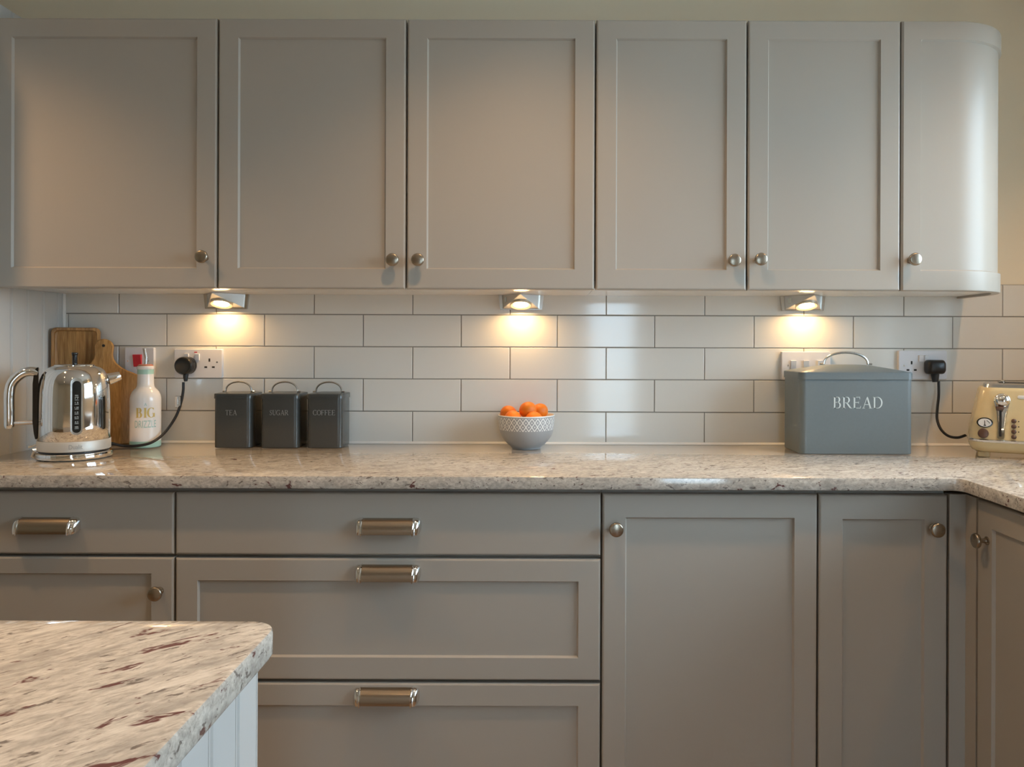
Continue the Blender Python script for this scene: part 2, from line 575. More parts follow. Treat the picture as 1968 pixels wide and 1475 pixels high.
def knob_mb():
    """Round flat knob on a short stem, axis -y, back at y = 0."""
    b = MB()
    prof = [(.0095, 0), (.0095, .002), (.0062, .004), (.0050, .010), (.0056, .0165), (.0095, .0190), (.0155, .0205), (.0168, .0225), (.0168, .0270), (.0155, .0292), (.0135, .0300), (0, .0302)]
    b.lathe([(0, 0)] + prof, 28)
    b.v = [(x, -z, y) for x, y, z in b.v]
    return b


def cup_mb():
    """Cup pull: brushed bar between polished stepped ends, open underneath, back at y = 0, centred on x, z."""
    b = MB()
    n = 10
    def sec(x, k, dep):
        h = .0185 * k
        return [(x, -dep * math.sin(PI * .56 * i / n), .0185 * k - (h * 2) * (1 - math.cos(PI * .56 * i / n)) / (1 - math.cos(PI * .56))) for i in range(n + 1)]
    def part(xs, mi):
        outer = [sec(x, k, d) for x, k, d in xs]
        b.loft(outer, False, False, mi, closed=False)
        inner = [[(p[0], p[1] + .0022, p[2] - .0012) for p in r] for r in outer]
        b.loft(inner, False, False, mi, closed=False)
        for r0, r1 in zip(outer, outer[1:]):
            a, c = r0[-1], r1[-1]
            b.add([a, c, (c[0], c[1] + .0022, c[2] - .0012), (a[0], a[1] + .0022, a[2] - .0012)], [(0, 1, 2, 3)], mi)
    part([(-.058, .93, .0232), (.058, .93, .0232)], 0)
    for s in (-1, 1):
        part([(s * .058, .93, .0232), (s * .0585, 1.02, .0262), (s * .0605, 1.05, .0272), (s * .0625, 1.0, .0258), (s * .0633, .96, .0240), (s * .0665, .97, .0236), (s * .071, .92, .0205), (s * .0745, .80, .0150), (s * .0768, .60, .0080), (s * .0778, .35, .0010)], 1)
    b.box(-.0765, .0765, -.0018, .0, -.012, .012, 0)
    return b


CUP = cup_mb(); KNOB = knob_mb()
PX = .022            # door thickness
WU, BU = -.337, -.568  # door front planes


def move(mb, v):
    o = MB(); o.v = [(p[0] + v[0], p[1] + v[1], p[2] + v[2]) for p in mb.v]; o.f, o.mi = mb.f, mb.mi
    return o


def add_door(root, name, x0, z0, wd, ht, y, stile=.052, top=.050, bot=.053, knob=None, cup=None, flat=False, xf=None):
    """Door or drawer front in the root's coordinates; knob / cup are (x, z) centres in the same coordinates."""
    if flat:
        d = move(slab(wd, ht), (x0, y, z0)).build(name, M['paint'], root, xf=xf, smooth=0)
    else:
        fr, pn = shaker(wd, ht, stile, top, bot)
        d = move(fr, (x0, y, z0)).build(name, M['paint'], root, xf=xf, smooth=0)
        move(pn, (x0, y, z0)).build('panel', M['paint'], d, xf=xf)
    if knob:
        move(KNOB, (knob[0], y, knob[1])).build('knob', M['nickel'], d, xf=xf, smooth=40)
    if cup:
        move(CUP, (cup[0], y, cup[1])).build('cup_handle', [M['nickel'], M['chrome']], d, xf=xf, smooth=40)
    return d


# ------------------------------------------------------------------ wall cabinets
WZ0, WZ1 = 1.3648, 2.0795
wx = [-1.455, -.852, -.3525, .1474, .549, .9553]
wl = [('grey wall cabinet above the chrome kettle, against the tall boarded cabinet', (385, 493)),
      ('grey wall cabinet above the tea, sugar and coffee tins', (753, 499)),
      ('grey wall cabinet above the bowl of oranges, knob at its low corner by the tins', (802, 499)),
      ('narrow grey wall cabinet between the middle and the bread bin spotlights', (1413, 500)),
      ('narrow grey wall cabinet above the bread bin, beside the curved cabinet', (1464, 498))]
for i, (lab, kp) in enumerate(wl):
    x0, x1 = wx[i], wx[i + 1]
    t = thing('wall_cabinet', lab, 'cabinet', (x0, 0, WZ0), group='grey shaker wall cabinets')
    b = MB(); b.box(.0005, x1 - x0 - .0005, WU + PX + .0015, .005, .0245, WZ1 - WZ0 - .001); b.build('body', M['carcass'], t, smooth=0)
    b = MB(); b.box(.0005, x1 - x0 - .0005, WU + PX + .0015, .001, .0055, .0245); b.build('bottom_board', M['underside'], t, smooth=0)
    kx, kz = pt(*kp, WU - .03)
    lm = .006 if i == 0 else .0022
    add_door(t, 'cabinet_door', lm, 0, x1 - x0 - lm - .0022, WZ1 - WZ0, WU, knob=(kx - x0, kz - WZ0))

# curved end cabinet
x0 = wx[5]
t = thing('wall_cabinet', 'curved grey end wall cabinet with a rounded door, above the toaster side', 'cabinet', (x0, 0, WZ0), group='grey shaker wall cabinets')
RC, AF = .20, .150
H = WZ1 - WZ0


def plan(off, n=28, end=-.002):
    """Plan of the curved front, offset inwards by off: list of (x, y, nx, ny, s)."""
    P = []
    s = 0
    xs = [.0022, .0067, .030, .0522, .0557, .08, .115, AF]
    for x in xs: P.append((x, WU, 0, -1))
    for k in range(1, n + 1):
        a = PI / 2 * k / n
        P.append((AF + RC * math.sin(a), WU + RC - RC * math.cos(a), math.sin(a), -math.cos(a)))
    for y in (-.09, -.055, -.0515, -.006, end): P.append((AF + RC, y, 1, 0))
    return [(x - nx * off, y - ny * off) for x, y, nx, ny in P]


zs = [(0, .0045), (.0018, .0011), (.0045, 0), (.053, 0), (.0565, 1), (H - .0535, 1), (H - .050, 0), (H - .0045, 0), (H - .0018, .0011), (H, .0045)]
fr = MB(); rows = []
npl = len(plan(0))
for (z, o) in zs:
    inner = (o == 1)
    P = plan(.007) if inner else plan(o)
    Q = plan(0)
    r = []
    for k in range(npl):
        if k == 0: x, y = plan(.0045)[0]
        elif inner and 4 <= k <= npl - 4: x, y = P[k]
        elif inner: x, y = Q[k]
        else: x, y = P[k]
        r.append((x, y, z))
    rows.append(r)
back = [[(x, y, z) for x, y in plan(PX)] for z in (0, H)]
fr.loft(rows, False, False, closed=False)
fr.loft(back, False, False, closed=False)
for r, bk in ((rows[0], back[0]), (rows[-1], back[-1])):
    fr.loft([r, bk], False, False, closed=False)
fr.loft([[r[0] for r in rows], [(plan(PX)[0][0], plan(PX)[0][1], z) for z, _ in zs]], False, False, closed=False)
d = fr.build('cabinet_door', M['paint'], t, smooth=30)
kx, kz = pt(1761, 498, WU - .03)
move(KNOB, (kx - x0, WU, kz - WZ0)).build('knob', M['nickel'], d, smooth=40)
pl = plan(PX + .002)
pl = [(x, y) for x, y in pl if True]
outl = [(.0005, .004)] + [(.0005, pl[0][1])] + pl[1:-1] + [(pl[-1][0], .004)]
b = MB(); b.loft([[(x, y, .0245) for x, y in outl], [(x, y, H - .001) for x, y in outl]]); b.build('body', M['carcass'], t, smooth=40)
b = MB(); b.loft([[(x, min(y, .001), .0055) for x, y in outl], [(x, min(y, .001), .0245) for x, y in outl]]); b.build('bottom_board', M['underside'], t, smooth=40)

# ------------------------------------------------------------------ base cabinets
BZ0, BZ1, CT0, CT1 = .155, .8690, .8828, .9128
bx_ = [-1.455, -.854, .1484, .657, .9630]


def base_body(t, wd, y0=BU + PX + .0015):
    b = MB(); b.box(.0005, wd - .0005, y0, .004, .15, CT0 - .0005); b.build('body', M['carcass'], t, smooth=0)
    b = MB(); b.box(.0005, wd - .0005, y0 + .045, y0 + .063, .0, .15); b.build('plinth', M['paint'], t, smooth=0)


def zat(py, y=BU): return CAMZ - (py - CY) * (y - CAMY) / F


GR = 'grey shaker base cabinets'
# drawer and door unit under the kettle
t = thing('base_cabinet', 'grey base cabinet under the kettle with one drawer above a door', 'cabinet', (bx_[0], 0, 0), group=GR)
wd = bx_[1] - bx_[0]; base_body(t, wd)
zd1, zd2 = zat(1068.5), zat(1074.5)
cx, cz = pt(85.5, 1011, BU - .012)
add_door(t, 'drawer', .006, zd1, wd - .0082, BZ1 - zd1, BU, flat=True, cup=(cx - bx_[0], cz))
kx, kz = pt(295, 1144, BU - .03)
add_door(t, 'cabinet_door', .006, BZ0, wd - .0082, zd2 - BZ0, BU, top=.038, knob=(kx - bx_[0], kz))

# three wide drawers
t = thing('base_cabinet', 'wide grey base cabinet with three drawers under the tins and fruit bowl', 'cabinet', (bx_[1], 0, 0), group=GR)
wd = bx_[2] - bx_[1]; base_body(t, wd)
zz = [BZ1, zat(1068.5), zat(1075.5), zat(1309), zat(1315), BZ0]
for k, (zt, zb, py) in enumerate(((zz[0], zz[1], 1012.5), (zz[2], zz[3], 1102.5), (zz[4], zz[5], 1340))):
    cx, cz = pt((744.5, 743.5, 741)[k], py, BU - .012)
    add_door(t, 'drawer', .0022, zb, wd - .0044, zt - zb, BU, stile=.0515, top=.052, bot=.053, flat=(k == 0), cup=(cx - bx_[1], cz))

# door units
t = thing('base_cabinet', 'grey base cabinet with one full height door, knob beside the wide drawers', 'cabinet', (bx_[2], 0, 0), group=GR)
wd = bx_[3] - bx_[2]; base_body(t, wd)
kx, kz = pt(1185, 1020, BU - .03)
add_door(t, 'cabinet_door', .0022, BZ0, wd - .0044, BZ1 - BZ0, BU, stile=.0535, top=.055, knob=(kx - bx_[2], kz))
t = thing('base_cabinet', 'narrow grey base cabinet with one door, next to the inner corner post', 'cabinet', (bx_[3], 0, 0), group=GR)
wd = bx_[4] - bx_[3]; base_body(t, wd)
kx, kz = pt(1805, 1021, BU - .03)
add_door(t, 'cabinet_door', .0022, BZ0, wd - .0044, BZ1 - BZ0, BU, stile=.0545, top=.057, knob=(kx - bx_[3], kz))

# corner post (two narrow fillers meeting in the inner corner)
XP, YD = 1.003, -.6135
t = thing('corner_post', 'grey painted corner filler post where the two runs of base cabinets meet', 'post', (bx_[4], 0, 0))
b = MB(); b.loft([[(x, y, z) for x, y in ((.002, BU), (XP - bx_[4], BU), (XP - bx_[4], YD + .002), (XP - bx_[4] + .02, YD + .002), (XP - bx_[4] + .02, BU + .022), (.002, BU + .022))] for z in (BZ0 - .005, BZ1 + .002)])
b.build('filler_board', M['paint'], t, smooth=0)
b = MB(); b.box(.002, .60, BU + .045, BU + .063, 0, .148); b.build('plinth', M['paint'], t, smooth=0)

# side run: cabinets facing -x
RX = Matrix.Translation((0, 0, 0)) @ Matrix.Rotation(-PI / 2, 4, 'Z')   # local x -> -y, local -y -> -x
t = thing('base_cabinet', 'grey base cabinet of the side run, door facing across past the corner post', 'cabinet', (XP, YD, 0), group=GR)
L = .50
b = MB(); b.box(PX + .0015, XR - XP - .002, -L + .0005, -.0005, .15, CT0 - .0005); b.build('body', M['carcass'], t, smooth=0)
b = MB(); b.box(.07, .088, -L, 0, 0, .15); b.build('plinth', M['paint'], t, smooth=0)
add_door(t, 'cabinet_door', .0022, BZ0, L - .0044, BZ1 - BZ0, 0, stile=.058, top=.055, knob=(.042, .784), xf=RX)
t = thing('base_cabinet', 'grey base cabinet at the open end of the side run', 'cabinet', (XP, YD - L, 0), group=GR)
b = MB(); b.box(PX + .0015, XR - XP - .002, -L + .0005, -.0005, .15, CT0 - .0005); b.build('body', M['carcass'], t, smooth=0)
b = MB(); b.box(.07, .088, -L, 0, 0, .15); b.build('plinth', M['paint'], t, smooth=0)
add_door(t, 'cabinet_door', .0022, BZ0, L - .0044, BZ1 - BZ0, 0, stile=.058, top=.055, knob=(L - .042, .784), xf=RX)


# ------------------------------------------------------------------ stone tops
def stone(name, outline, m, e=.003):
    """Extruded outline with eased top and bottom edges (outline counter-clockwise)."""
    n = len(outline)
    def inset(d):
        o = []
        for i in range(n):
            p0, p1, p2 = Vector(outline[i - 1]), Vector(outline[i]), Vector(outline[(i + 1) % n])
            d1, d2 = (p1 - p0).normalized(), (p2 - p1).normalized()
            n1, n2 = Vector((-d1.y, d1.x)), Vector((-d2.y, d2.x))
            k = n1 + n2
            k = k / max(.2, k.dot(n1))
            o.append(p1 + k * d)
        return o
    b = MB()
    b.loft([[(p[0], p[1], z) for p in inset(i)] for i, z in ((e, CT0), (e * .3, CT0 + e * .3), (0, CT0 + e), (0, CT1 - e), (e * .3, CT1 - e * .3), (e, CT1))])
    return b.build(name, m, smooth=40)


CF, CXI = -.593, .978
fillet = [(CXI - .018 * (1 - math.sin(a)), CF - .018 * (1 - math.cos(a))) for a in [PI / 2 * k / 5 for k in range(6)]]
# concave inner corner, walked from the front edge of the back run to the edge of the side run
fil = [(CXI - .018 + .018 * math.sin(a), CF - .018 + .018 * math.cos(a)) for a in [PI / 2 * k / 5 for k in range(6)]]
out_l = [(XW + .001, .0015), (XW + .001, CF)] + fil + [(CXI, YD - 1.02), (XR - .001, YD - 1.02), (XR - .001, .0015)]
tag(stone('worktop', out_l, M['granite']), 'polished pale granite worktop running along the tiled wall and round the corner', 'worktop')

IX, IY = -.2848, -1.5346
ri = .032
arc = [(IX - ri + ri * math.cos(a), IY - ri + ri * math.sin(a)) for a in [PI / 2 * k / 8 for k in range(9)]]
out_i = [(-1.35, -2.95), (IX, -2.95)] + arc + [(-1.35, IY)]
tag(stone('island_worktop', out_i, M['granite_island'], .004), 'speckled granite top of the island with burgundy streaks and a rounded corner', 'worktop')

# island unit with boarded side
t = thing('island_cabinet', 'pale boarded island cabinet under the streaked granite top', 'cabinet', (-.32, -1.505, 0))
b = MB(); b.box(-1.0, -.012, -1.40, -.001, 0, CT0 - .0005); b.build('body', M['pale'], t, smooth=0)


def tgboard(wd, h, t_=.012, v=.0035):
    """Tongue and groove board, local x 0..wd, front at y = 0 facing -y, with V edges."""
    b = MB()
    b.loft([[(0.0004, t_, z), (wd - .0004, t_, z), (wd - .0004, v, z), (wd - v, 0, z), (wd - v - .0028, 0, z), (wd - v - .0034, .0012, z), (wd - v - .0046, .0012, z), (wd - v - .0052, 0, z), (v, 0, z), (.0004, v, z)] for z in (0, h)])
    return b


RXp = Matrix.Rotation(PI / 2, 4, 'Z')    # local x -> +y, local -y -> +x
y = 0.0
edges = [0, -.0607] + [-.0607 - .0679 * k for k in range(1, 20)]
for k in range(len(edges) - 1):
    wdt = edges[k] - edges[k + 1]
    o = tgboard(wdt, CT0 - .001).build('board', M['pale'], t, xf=RXp, smooth=0)
    o.location = (-.012 + .012, edges[k + 1], 0)

# tall boarded cabinet at the end of the run
t = thing('tall_cabinet', 'tall pale cabinet with vertical grooved boards closing the worktop end by the kettle', 'cabinet', (XW, 0, 0))
TD, TH = .64, 2.136
b = MB(); b.box(-.60, -.012, -TD, .004, 0, TH); b.build('body', M['pale'], t, smooth=0)
edges = [0, -.027] + [-.027 - .0693 * k for k in range(1, 9)] + [-TD]
for k in range(len(edges) - 1):
    wdt = edges[k] - edges[k + 1]
    if wdt < .01: continue
    o = tgboard(wdt, TH).build('board', M['pale'], t, xf=RXp, smooth=0)
    o.location = (0, edges[k + 1], 0)

# ------------------------------------------------------------------ under-cabinet spotlights
for lx, lab in ((-.9595, 'lit triangular spotlight under the cabinets above the tea tin'),
                (-.0555, 'lit triangular spotlight under the cabinets above the fruit bowl'),
                (.8075, 'lit triangular spotlight under the cabinets above the bread bin')):
    t = thing('spotlight', lab, 'light', (lx, 0, 1.3255), group='under-cabinet spotlights')
    ZU = 1.3703 - 1.3255 - .0005
    b = MB()
    b.loft([[(-.064, y, 0), (.064, y, 0), (.0688, y, ZU), (-.0688, y, ZU)] for y in (0, -.010)])
    b.build('back_plate', M['satin'], t, smooth=0)
    A, B_, C_, D, E = (0, -.112, ZU - .003), (-.056, -.010, .003), (.056, -.010, .003), (-.059, -.010, ZU), (.059, -.010, ZU)
    A2 = (0, -.112, ZU)
    b = MB(); b.add([A, B_, C_, D, E, A2], [(0, 1, 2), (0, 5, 3, 1), (0, 2, 4, 5), (3, 5, 4), (1, 3, 4, 2)])
    hs = b.build('housing', M['satin'], t, smooth=0)
    nrm = (Vector(B_) - Vector(A)).cross(Vector(C_) - Vector(A)).normalized()
    if nrm.z > 0: nrm = -nrm
    mid = Vector((0, -.010, .003)); up = (Vector(A) - mid).normalized()
    ctr = mid + up * .0345
    xf = Matrix.Translation(ctr) @ Matrix((Vector((1, 0, 0)), up, nrm)).transposed().to_4x4()
    b = MB(); b.lathe([(.033, 0), (.033, .004), (.031, .0055), (.027, .0045), (.0225, .0015), (.0225, .0002)], 32); b.build('bezel', M['lamp_rim'], t, xf=xf)
    b = MB(); b.lathe([(0, .0022), (.0215, .0018)], 32); b.build('lens', M['lamp'], t, xf=xf)
    if lx > -.5:
        b = MB()
        a_, c_ = Vector(D) * .86 + Vector(A2) * .14, Vector(B_) * .86 + Vector(A2) * .14
        q0 = a_.lerp(c_, .2); q1 = a_.lerp(c_, .62)
        f_ = (Vector(A2) - Vector(D)).normalized() * .013
        n_ = Vector((-.88, -.48, 0)) * .0006
        b.add([q0 + n_, q0 + f_ + n_, q1 + f_ * .9 + n_, q1 + n_], [(0, 1, 2, 3)])
        b.build('rating_label', M['print_pale'], t, smooth=0)

# ------------------------------------------------------------------ switches and sockets
def plate(name, lab, px0, px1, py0, py1, grp):
    x0, z1 = pt(px0, py0, -.010); x1, z0 = pt(px1, py1, -.010)
    t = thing(name, lab, 'socket' if 'socket' in name else 'switch', ((x0 + x1) / 2, 0, (z0 + z1) / 2), group=grp)
    w2, h2 = (x1 - x0) / 2, (z1 - z0) / 2
    b = MB()
    def rg(i, y): return [(x, y, z) for x, z in rrect(-w2 + i, w2 - i, -h2 + i, h2 - i, .003, 2)]
    b.loft([rg(0, 0), rg(0, -.008), rg(.0015, -.0105)])
    b.build('faceplate', M['white_plastic'], t, smooth=30)
    return t


def loc_on(t, px, py, y=-.0105):
    x, z = pt(px, py, y)
    return x - t.location.x, z - t.location.z


def rocker(t, px, py, w_, h_, m, name='rocker', tilt=.0022):
    x, z = loc_on(t, px, py)
    b = MB()
    b.add([(x - w_ / 2, -.0104, z - h_ / 2), (x + w_ / 2, -.0104, z - h_ / 2), (x + w_ / 2, -.0104, z + h_ / 2), (x - w_ / 2, -.0104, z + h_ / 2),
           (x - w_ / 2 + .0006, -.0118 - tilt * .2, z - h_ / 2 + .0006), (x + w_ / 2 - .0006, -.0118 - tilt * .2, z - h_ / 2 + .0006),
           (x + w_ / 2 - .0006, -.0118 - tilt, z + h_ / 2 - .0006), (x - w_ / 2 + .0006, -.0118 - tilt, z + h_ / 2 - .0006)],
          [(4, 5, 6, 7), (0, 1, 5, 4), (1, 2, 6, 5), (2, 3, 7, 6), (3, 0, 4, 7)])
    b.build(name, m, t, smooth=0)


def hole(t, px, py, w_, h_, name='pin_slot', m=None):
    x, z = loc_on(t, px, py)
    b = MB(); b.box(x - w_ / 2, x + w_ / 2, -.0108, -.0100, z - h_ / 2, z + h_ / 2); b.build(name, m or M['hole'], t, smooth=0)


def screw(t, px, py):
    x, z = loc_on(t, px, py)
    b = MB(); b.lathe([(0, 0), (.0028, .0002), (.0028, .0008), (0, .0010)], 12); b.v = [(x + p[0], -.0100 - p[2], z + p[1]) for p in b.v]
    b.build('screw', M['satin'], t)


t = plate('wall_switch', 'single white switch plate with a red rocker behind the oil bottle', 240, 296, 668, 724, None)
rocker(t, 265, 693.5, .025, .038, M['red'], tilt=.008); screw(t, 246, 694); screw(t, 284.5, 694)
GS = 'white double sockets'
t = plate('double_socket', 'white double socket holding the round black kettle plug', 335, 427, 671, 727, GS)
for px in (359, 379.5): rocker(t, px, 686.5, .013, .020, M['rocker'], tilt=.004)
hole(t, 402.5, 692.5, .005, .010); hole(t, 395.5, 706, .0085, .005); hole(t, 410, 706, .0085, .005); screw(t, 417, 696.5)
hole(t, 351, 692, .005, .010); hole(t, 344, 706, .0085, .005); hole(t, 358, 706, .0085, .005)
hole(t, 376, 677.5, .009, .003, 'indicator', M['red'])
t = plate('triple_switch', 'white three rocker switch plate half hidden behind the bread bin lid', 1502, 1596, 676, 731, None)
for px in (1524.5, 1549, 1576): rocker(t, px, 702, .017, .028, M['rocker'], tilt=.005)
screw(t, 1514.5, 703); screw(t, 1587, 703)
t = plate('double_socket', 'white double socket between bread bin and toaster holding a square black plug', 1727, 1820, 674, 730, GS)
for px in (1769.5, 1780.5): rocker(t, px, 689.5, .013, .021, M['rocker'], tilt=.004)
hole(t, 1752, 697.5, .005, .010); hole(t, 1745, 711.5, .0085, .005); hole(t, 1759, 711.5, .0085, .005); screw(t, 1738, 703)
hole(t, 1804, 697.5, .005, .010); hole(t, 1797, 711.5, .0085, .005); hole(t, 1811, 711.5, .0085, .005)

# ------------------------------------------------------------------ plugs and leads
RL = .0040
x, z = pt(351.5, 703.5, -.048)
t = thing('kettle_lead', 'round black plug with a black lead curving down behind the kettle', 'plug', (x, 0, z), group=None)
ox, oz = x, z
b = MB(); b.lathe([(0, .0105), (.024, .0105), (.0275, .014), (.0275, .022), (.0262, .023), (.0262, .025), (.0275, .026), (.0275, .034), (.0262, .035), (.0262, .037), (.0275, .038), (.0275, .045), (.025, .050), (.022, .0515), (.0215, .0500), (0, .0500)], 36)
b.v = [(p[0], -p[2], p[1]) for p in b.v]
b.build('plug', M['blackgloss'], t, smooth=30)
b = MB(); b.tube([(0.001, -.030, -.022), (0.001, -.032, -.036), (.002, -.033, -.048)], [.0085, .0072, .0046], 12); b.build('strain_relief', M['black'], t)
path = [(352.5, 735, -.033), (352, 752, -.036), (348, 773, -.043), (338, 801, -.058), (316, 832.5, -.100), (291, 851, -.135), (262, 857.5, -.148), (235, 857, -.152), (205, 852, -.170)]
pp = []
for px, py, yy in path:
    x, z = pt(px, py, yy); pp.append((x - ox, yy, max(z, CT1 + RL + .0006) - oz))
pp.append((-1.235 - ox, -.215, CT1 + RL + .0006 - oz))
b = MB(); b.tube(smooth_path(pp, 8), RL, 10); b.build('cable', M['black'], t)
x, z = pt(345, 773, -.045)
b = MB(); b.rbox(x - ox - .012, x - ox + .004, -.050, -.036, z - oz - .017, z - oz + .018, .002, 2)
b.build('cable_clip', M['satin'], t, smooth=30)

x, z = pt(1803.5, 706, -.046)
t = thing('toaster_lead', 'square black plug with a black lead looping down to the cream toaster', 'plug', (x, 0, z))
ox, oz = x, z
b = MB()
def rg(i, y, top=0): return [(px_, y, pz_) for px_, pz_ in rrect(-.0275 + i, .0275 - i, -.0215 + i, .0215 - i, .010, 4)]
b.loft([rg(.002, -.0105), rg(0, -.016), rg(.0, -.034), rg(.003, -.043), rg(.009, -.0475)])
b.build('plug', M['black'], t, smooth=40)
b = MB(); b.tube([(0, -.026, -.018), (0, -.027, -.034), (.0, -.028, -.046)], [.0125, .0105, .0085], 12); b.build('strain_relief', M['black'], t)
path = [(1804, 733, -.028), (1804, 760, -.030), (1801.5, 785, -.036), (1801, 806, -.044), (1808, 825, -.060), (1822, 838, -.080), (1840, 841.5, -.096), (1856, 837, -.100)]
pp = []
for px, py, yy in path:
    x, z = pt(px, py, yy); pp.append((x - ox, yy, z - oz))
b = MB(); b.tube(smooth_path(pp, 8), RL, 10); b.build('cable', M['black'], t)

# ------------------------------------------------------------------ lettering
def ribbon(b, pts, ws):
    """Flat stroke in the x-z plane."""
    P = [Vector((p[0], p[1])) for p in pts]
    L_, R_ = [], []
    for i, p in enumerate(P):
        t_ = (P[min(i + 1, len(P) - 1)] - P[max(i - 1, 0)]).normalized()
        n_ = Vector((-t_.y, t_.x)); k = ws[i] / 2 if isinstance(ws, list) else ws / 2
        L_.append(p + n_ * k); R_.append(p - n_ * k)
    vs = [(p.x, 0, p.y) for p in L_] + [(p.x, 0, p.y) for p in R_]
    n_ = len(P)
    b.add(vs, [(i, i + 1, n_ + i + 1, n_ + i) for i in range(n_ - 1)])


def quad(b, *p): b.add([(x, 0, z) for x, z in p], [tuple(range(len(p)))])


def arcpts(cx, cz, rx, rz, a0, a1, n=18):
    return [(cx + rx * math.cos(math.radians(a0 + (a1 - a0) * k / n)), cz + rz * math.sin(math.radians(a0 + (a1 - a0) * k / n))) for k in range(n + 1)]


def arcw(a0, a1, thin, thick, n=18):
    return [thin + (thick - thin) * abs(math.cos(math.radians(a0 + (a1 - a0) * k / n))) ** 1.5 for k in range(n + 1)]


def serif(ch, b, TK=.13, TN=.045):
    """One roman capital, cap height 1, drawn from x = 0; returns its advance."""
    sf = .04
    def stem(x, z0=0, z1=1, w_=TK, s0=True, s1=True):
        quad(b, (x, z0), (x + w_, z0), (x + w_, z1), (x, z1))
        if s0: quad(b, (x - .07, 0), (x + w_ + .07, 0), (x + w_ + .07, sf), (x - .07, sf))
        if s1: quad(b, (x - .07, 1 - sf), (x + w_ + .07, 1 - sf), (x + w_ + .07, 1), (x - .07, 1))
    def bar(x0, x1, z, w_=TN): quad(b, (x0, z - w_ / 2), (x1, z - w_ / 2), (x1, z + w_ / 2), (x0, z + w_ / 2))
    def vs(x, z0, z1, w_=.045): quad(b, (x - w_, z0), (x, z0), (x, z1), (x - w_ * .4, z1))
    if ch in 'EF':
        stem(.08); bar(.15, .60, 1 - TN / 2); vs(.62, .80, 1); bar(.15, .50, .52); vs(.51, .42, .62)
        if ch == 'E': bar(.15, .66, TN / 2); quad(b, (.60, 0), (.66, 0), (.69, .22), (.66, .22)); return .74
        return .66
    if ch == 'T':
        stem(.31, s1=False); bar(.03, .72, 1 - TN / 2); quad(b, (.03, 1), (.03, .80), (.055, .80), (.09, 1)); quad(b, (.72, 1), (.66, 1), (.695, .80), (.72, .80)); return .76
    if ch == 'B':
        stem(.08); bar(.15, .40, 1 - TN / 2); bar(.15, .42, .53); bar(.15, .42, TN / 2)
        ribbon(b, arcpts(.38, .755, .17, .223, 90, -90), arcw(90, -90, TN, TK)); ribbon(b, arcpts(.40, .275, .21, .253, 90, -90), arcw(90, -90, TN, TK)); return .72
    if ch == 'R':
        stem(.08); bar(.15, .40, 1 - TN / 2); bar(.15, .42, .49)
        ribbon(b, arcpts(.39, .733, .19, .243, 90, -90), arcw(90, -90, TN, TK)); ribbon(b, [(.38, .49), (.70, .02)], TK); quad(b, (.62, 0), (.84, 0), (.84, sf), (.62, sf)); return .82
    if ch == 'D':
        stem(.08); bar(.15, .40, 1 - TN / 2); bar(.15, .40, TN / 2)
        ribbon(b, arcpts(.38, .5, .38, .477, 90, -90, 26), arcw(90, -90, TN, TK, 26)); return .88
    if ch == 'A':
        ribbon(b, [(.40, .99), (.09, .02)], TN); ribbon(b, [(.40, 1.0), (.70, .0)], TK); bar(.18, .60, .34)
        quad(b, (-.01, 0), (.22, 0), (.22, sf), (-.01, sf)); quad(b, (.56, 0), (.84, 0), (.84, sf), (.56, sf)); return .82
    if ch in 'OCG':
        a0, a1 = (0, 360) if ch == 'O' else (48, 318)
        ribbon(b, arcpts(.42, .5, .37, .485, a0, a1, 36), arcw(a0, a1, TN, TK, 36))
        if ch == 'O': return .84
        quad(b, (.66, .98), (.70, .98), (.70, .72), (.655, .80))
        if ch == 'C': quad(b, (.68, .02), (.72, .02), (.72, .24), (.68, .18)); return .78
        quad(b, (.60, .08), (.60 + TK, .03), (.60 + TK, .42), (.60, .42)); bar(.50, .83, .42); return .86
    if ch == 'S':
        c = smooth_path([(.46, .80, 0), (.36, .95, 0), (.20, .95, 0), (.11, .78, 0), (.20, .60, 0), (.36, .45, 0), (.46, .26, 0), (.37, .06, 0), (.18, .04, 0), (.06, .22, 0)], 5)
        n_ = len(c); ribbon(b, [(p.x, p.y) for p in c], [TN + (TK - TN) * math.exp(-((k / n_ - .5) / .17) ** 2) for k in range(n_)])
        quad(b, (.44, .98), (.475, .98), (.475, .70), (.45, .74)); quad(b, (.045, .02), (.08, .02), (.08, .30), (.045, .30)); return .56
    if ch == 'U':
        quad(b, (.10, .3), (.10 + TK, .3), (.10 + TK, 1), (.10, 1)); quad(b, (.62, .3), (.62 + TN, .3), (.62 + TN, 1), (.62, 1))
        ribbon(b, arcpts(.403, .30, .238, .275, 180, 360, 20), [TK + (TN - TK) * k / 20 for k in range(21)])
        quad(b, (.03, 1 - sf), (.31, 1 - sf), (.31, 1), (.03, 1)); quad(b, (.53, 1 - sf), (.76, 1 - sf), (.76, 1), (.53, 1)); return .80
    if ch == 'I':
        stem(.10); return .34
    return .4


def serif_text(word, width, height, TK=.13, TN=.045, gap=.05):
    b = MB(); x = 0
    for ch in word:
        g_ = MB(); adv = serif(ch, g_, TK, TN)
        b.add([(p[0] + x, p[1], p[2]) for p in g_.v], g_.f); x += adv + gap
    x -= gap
    b.v = [(p[0] / x * width - width / 2, 0, (p[2] - .5) * height) for p in b.v]
    return b


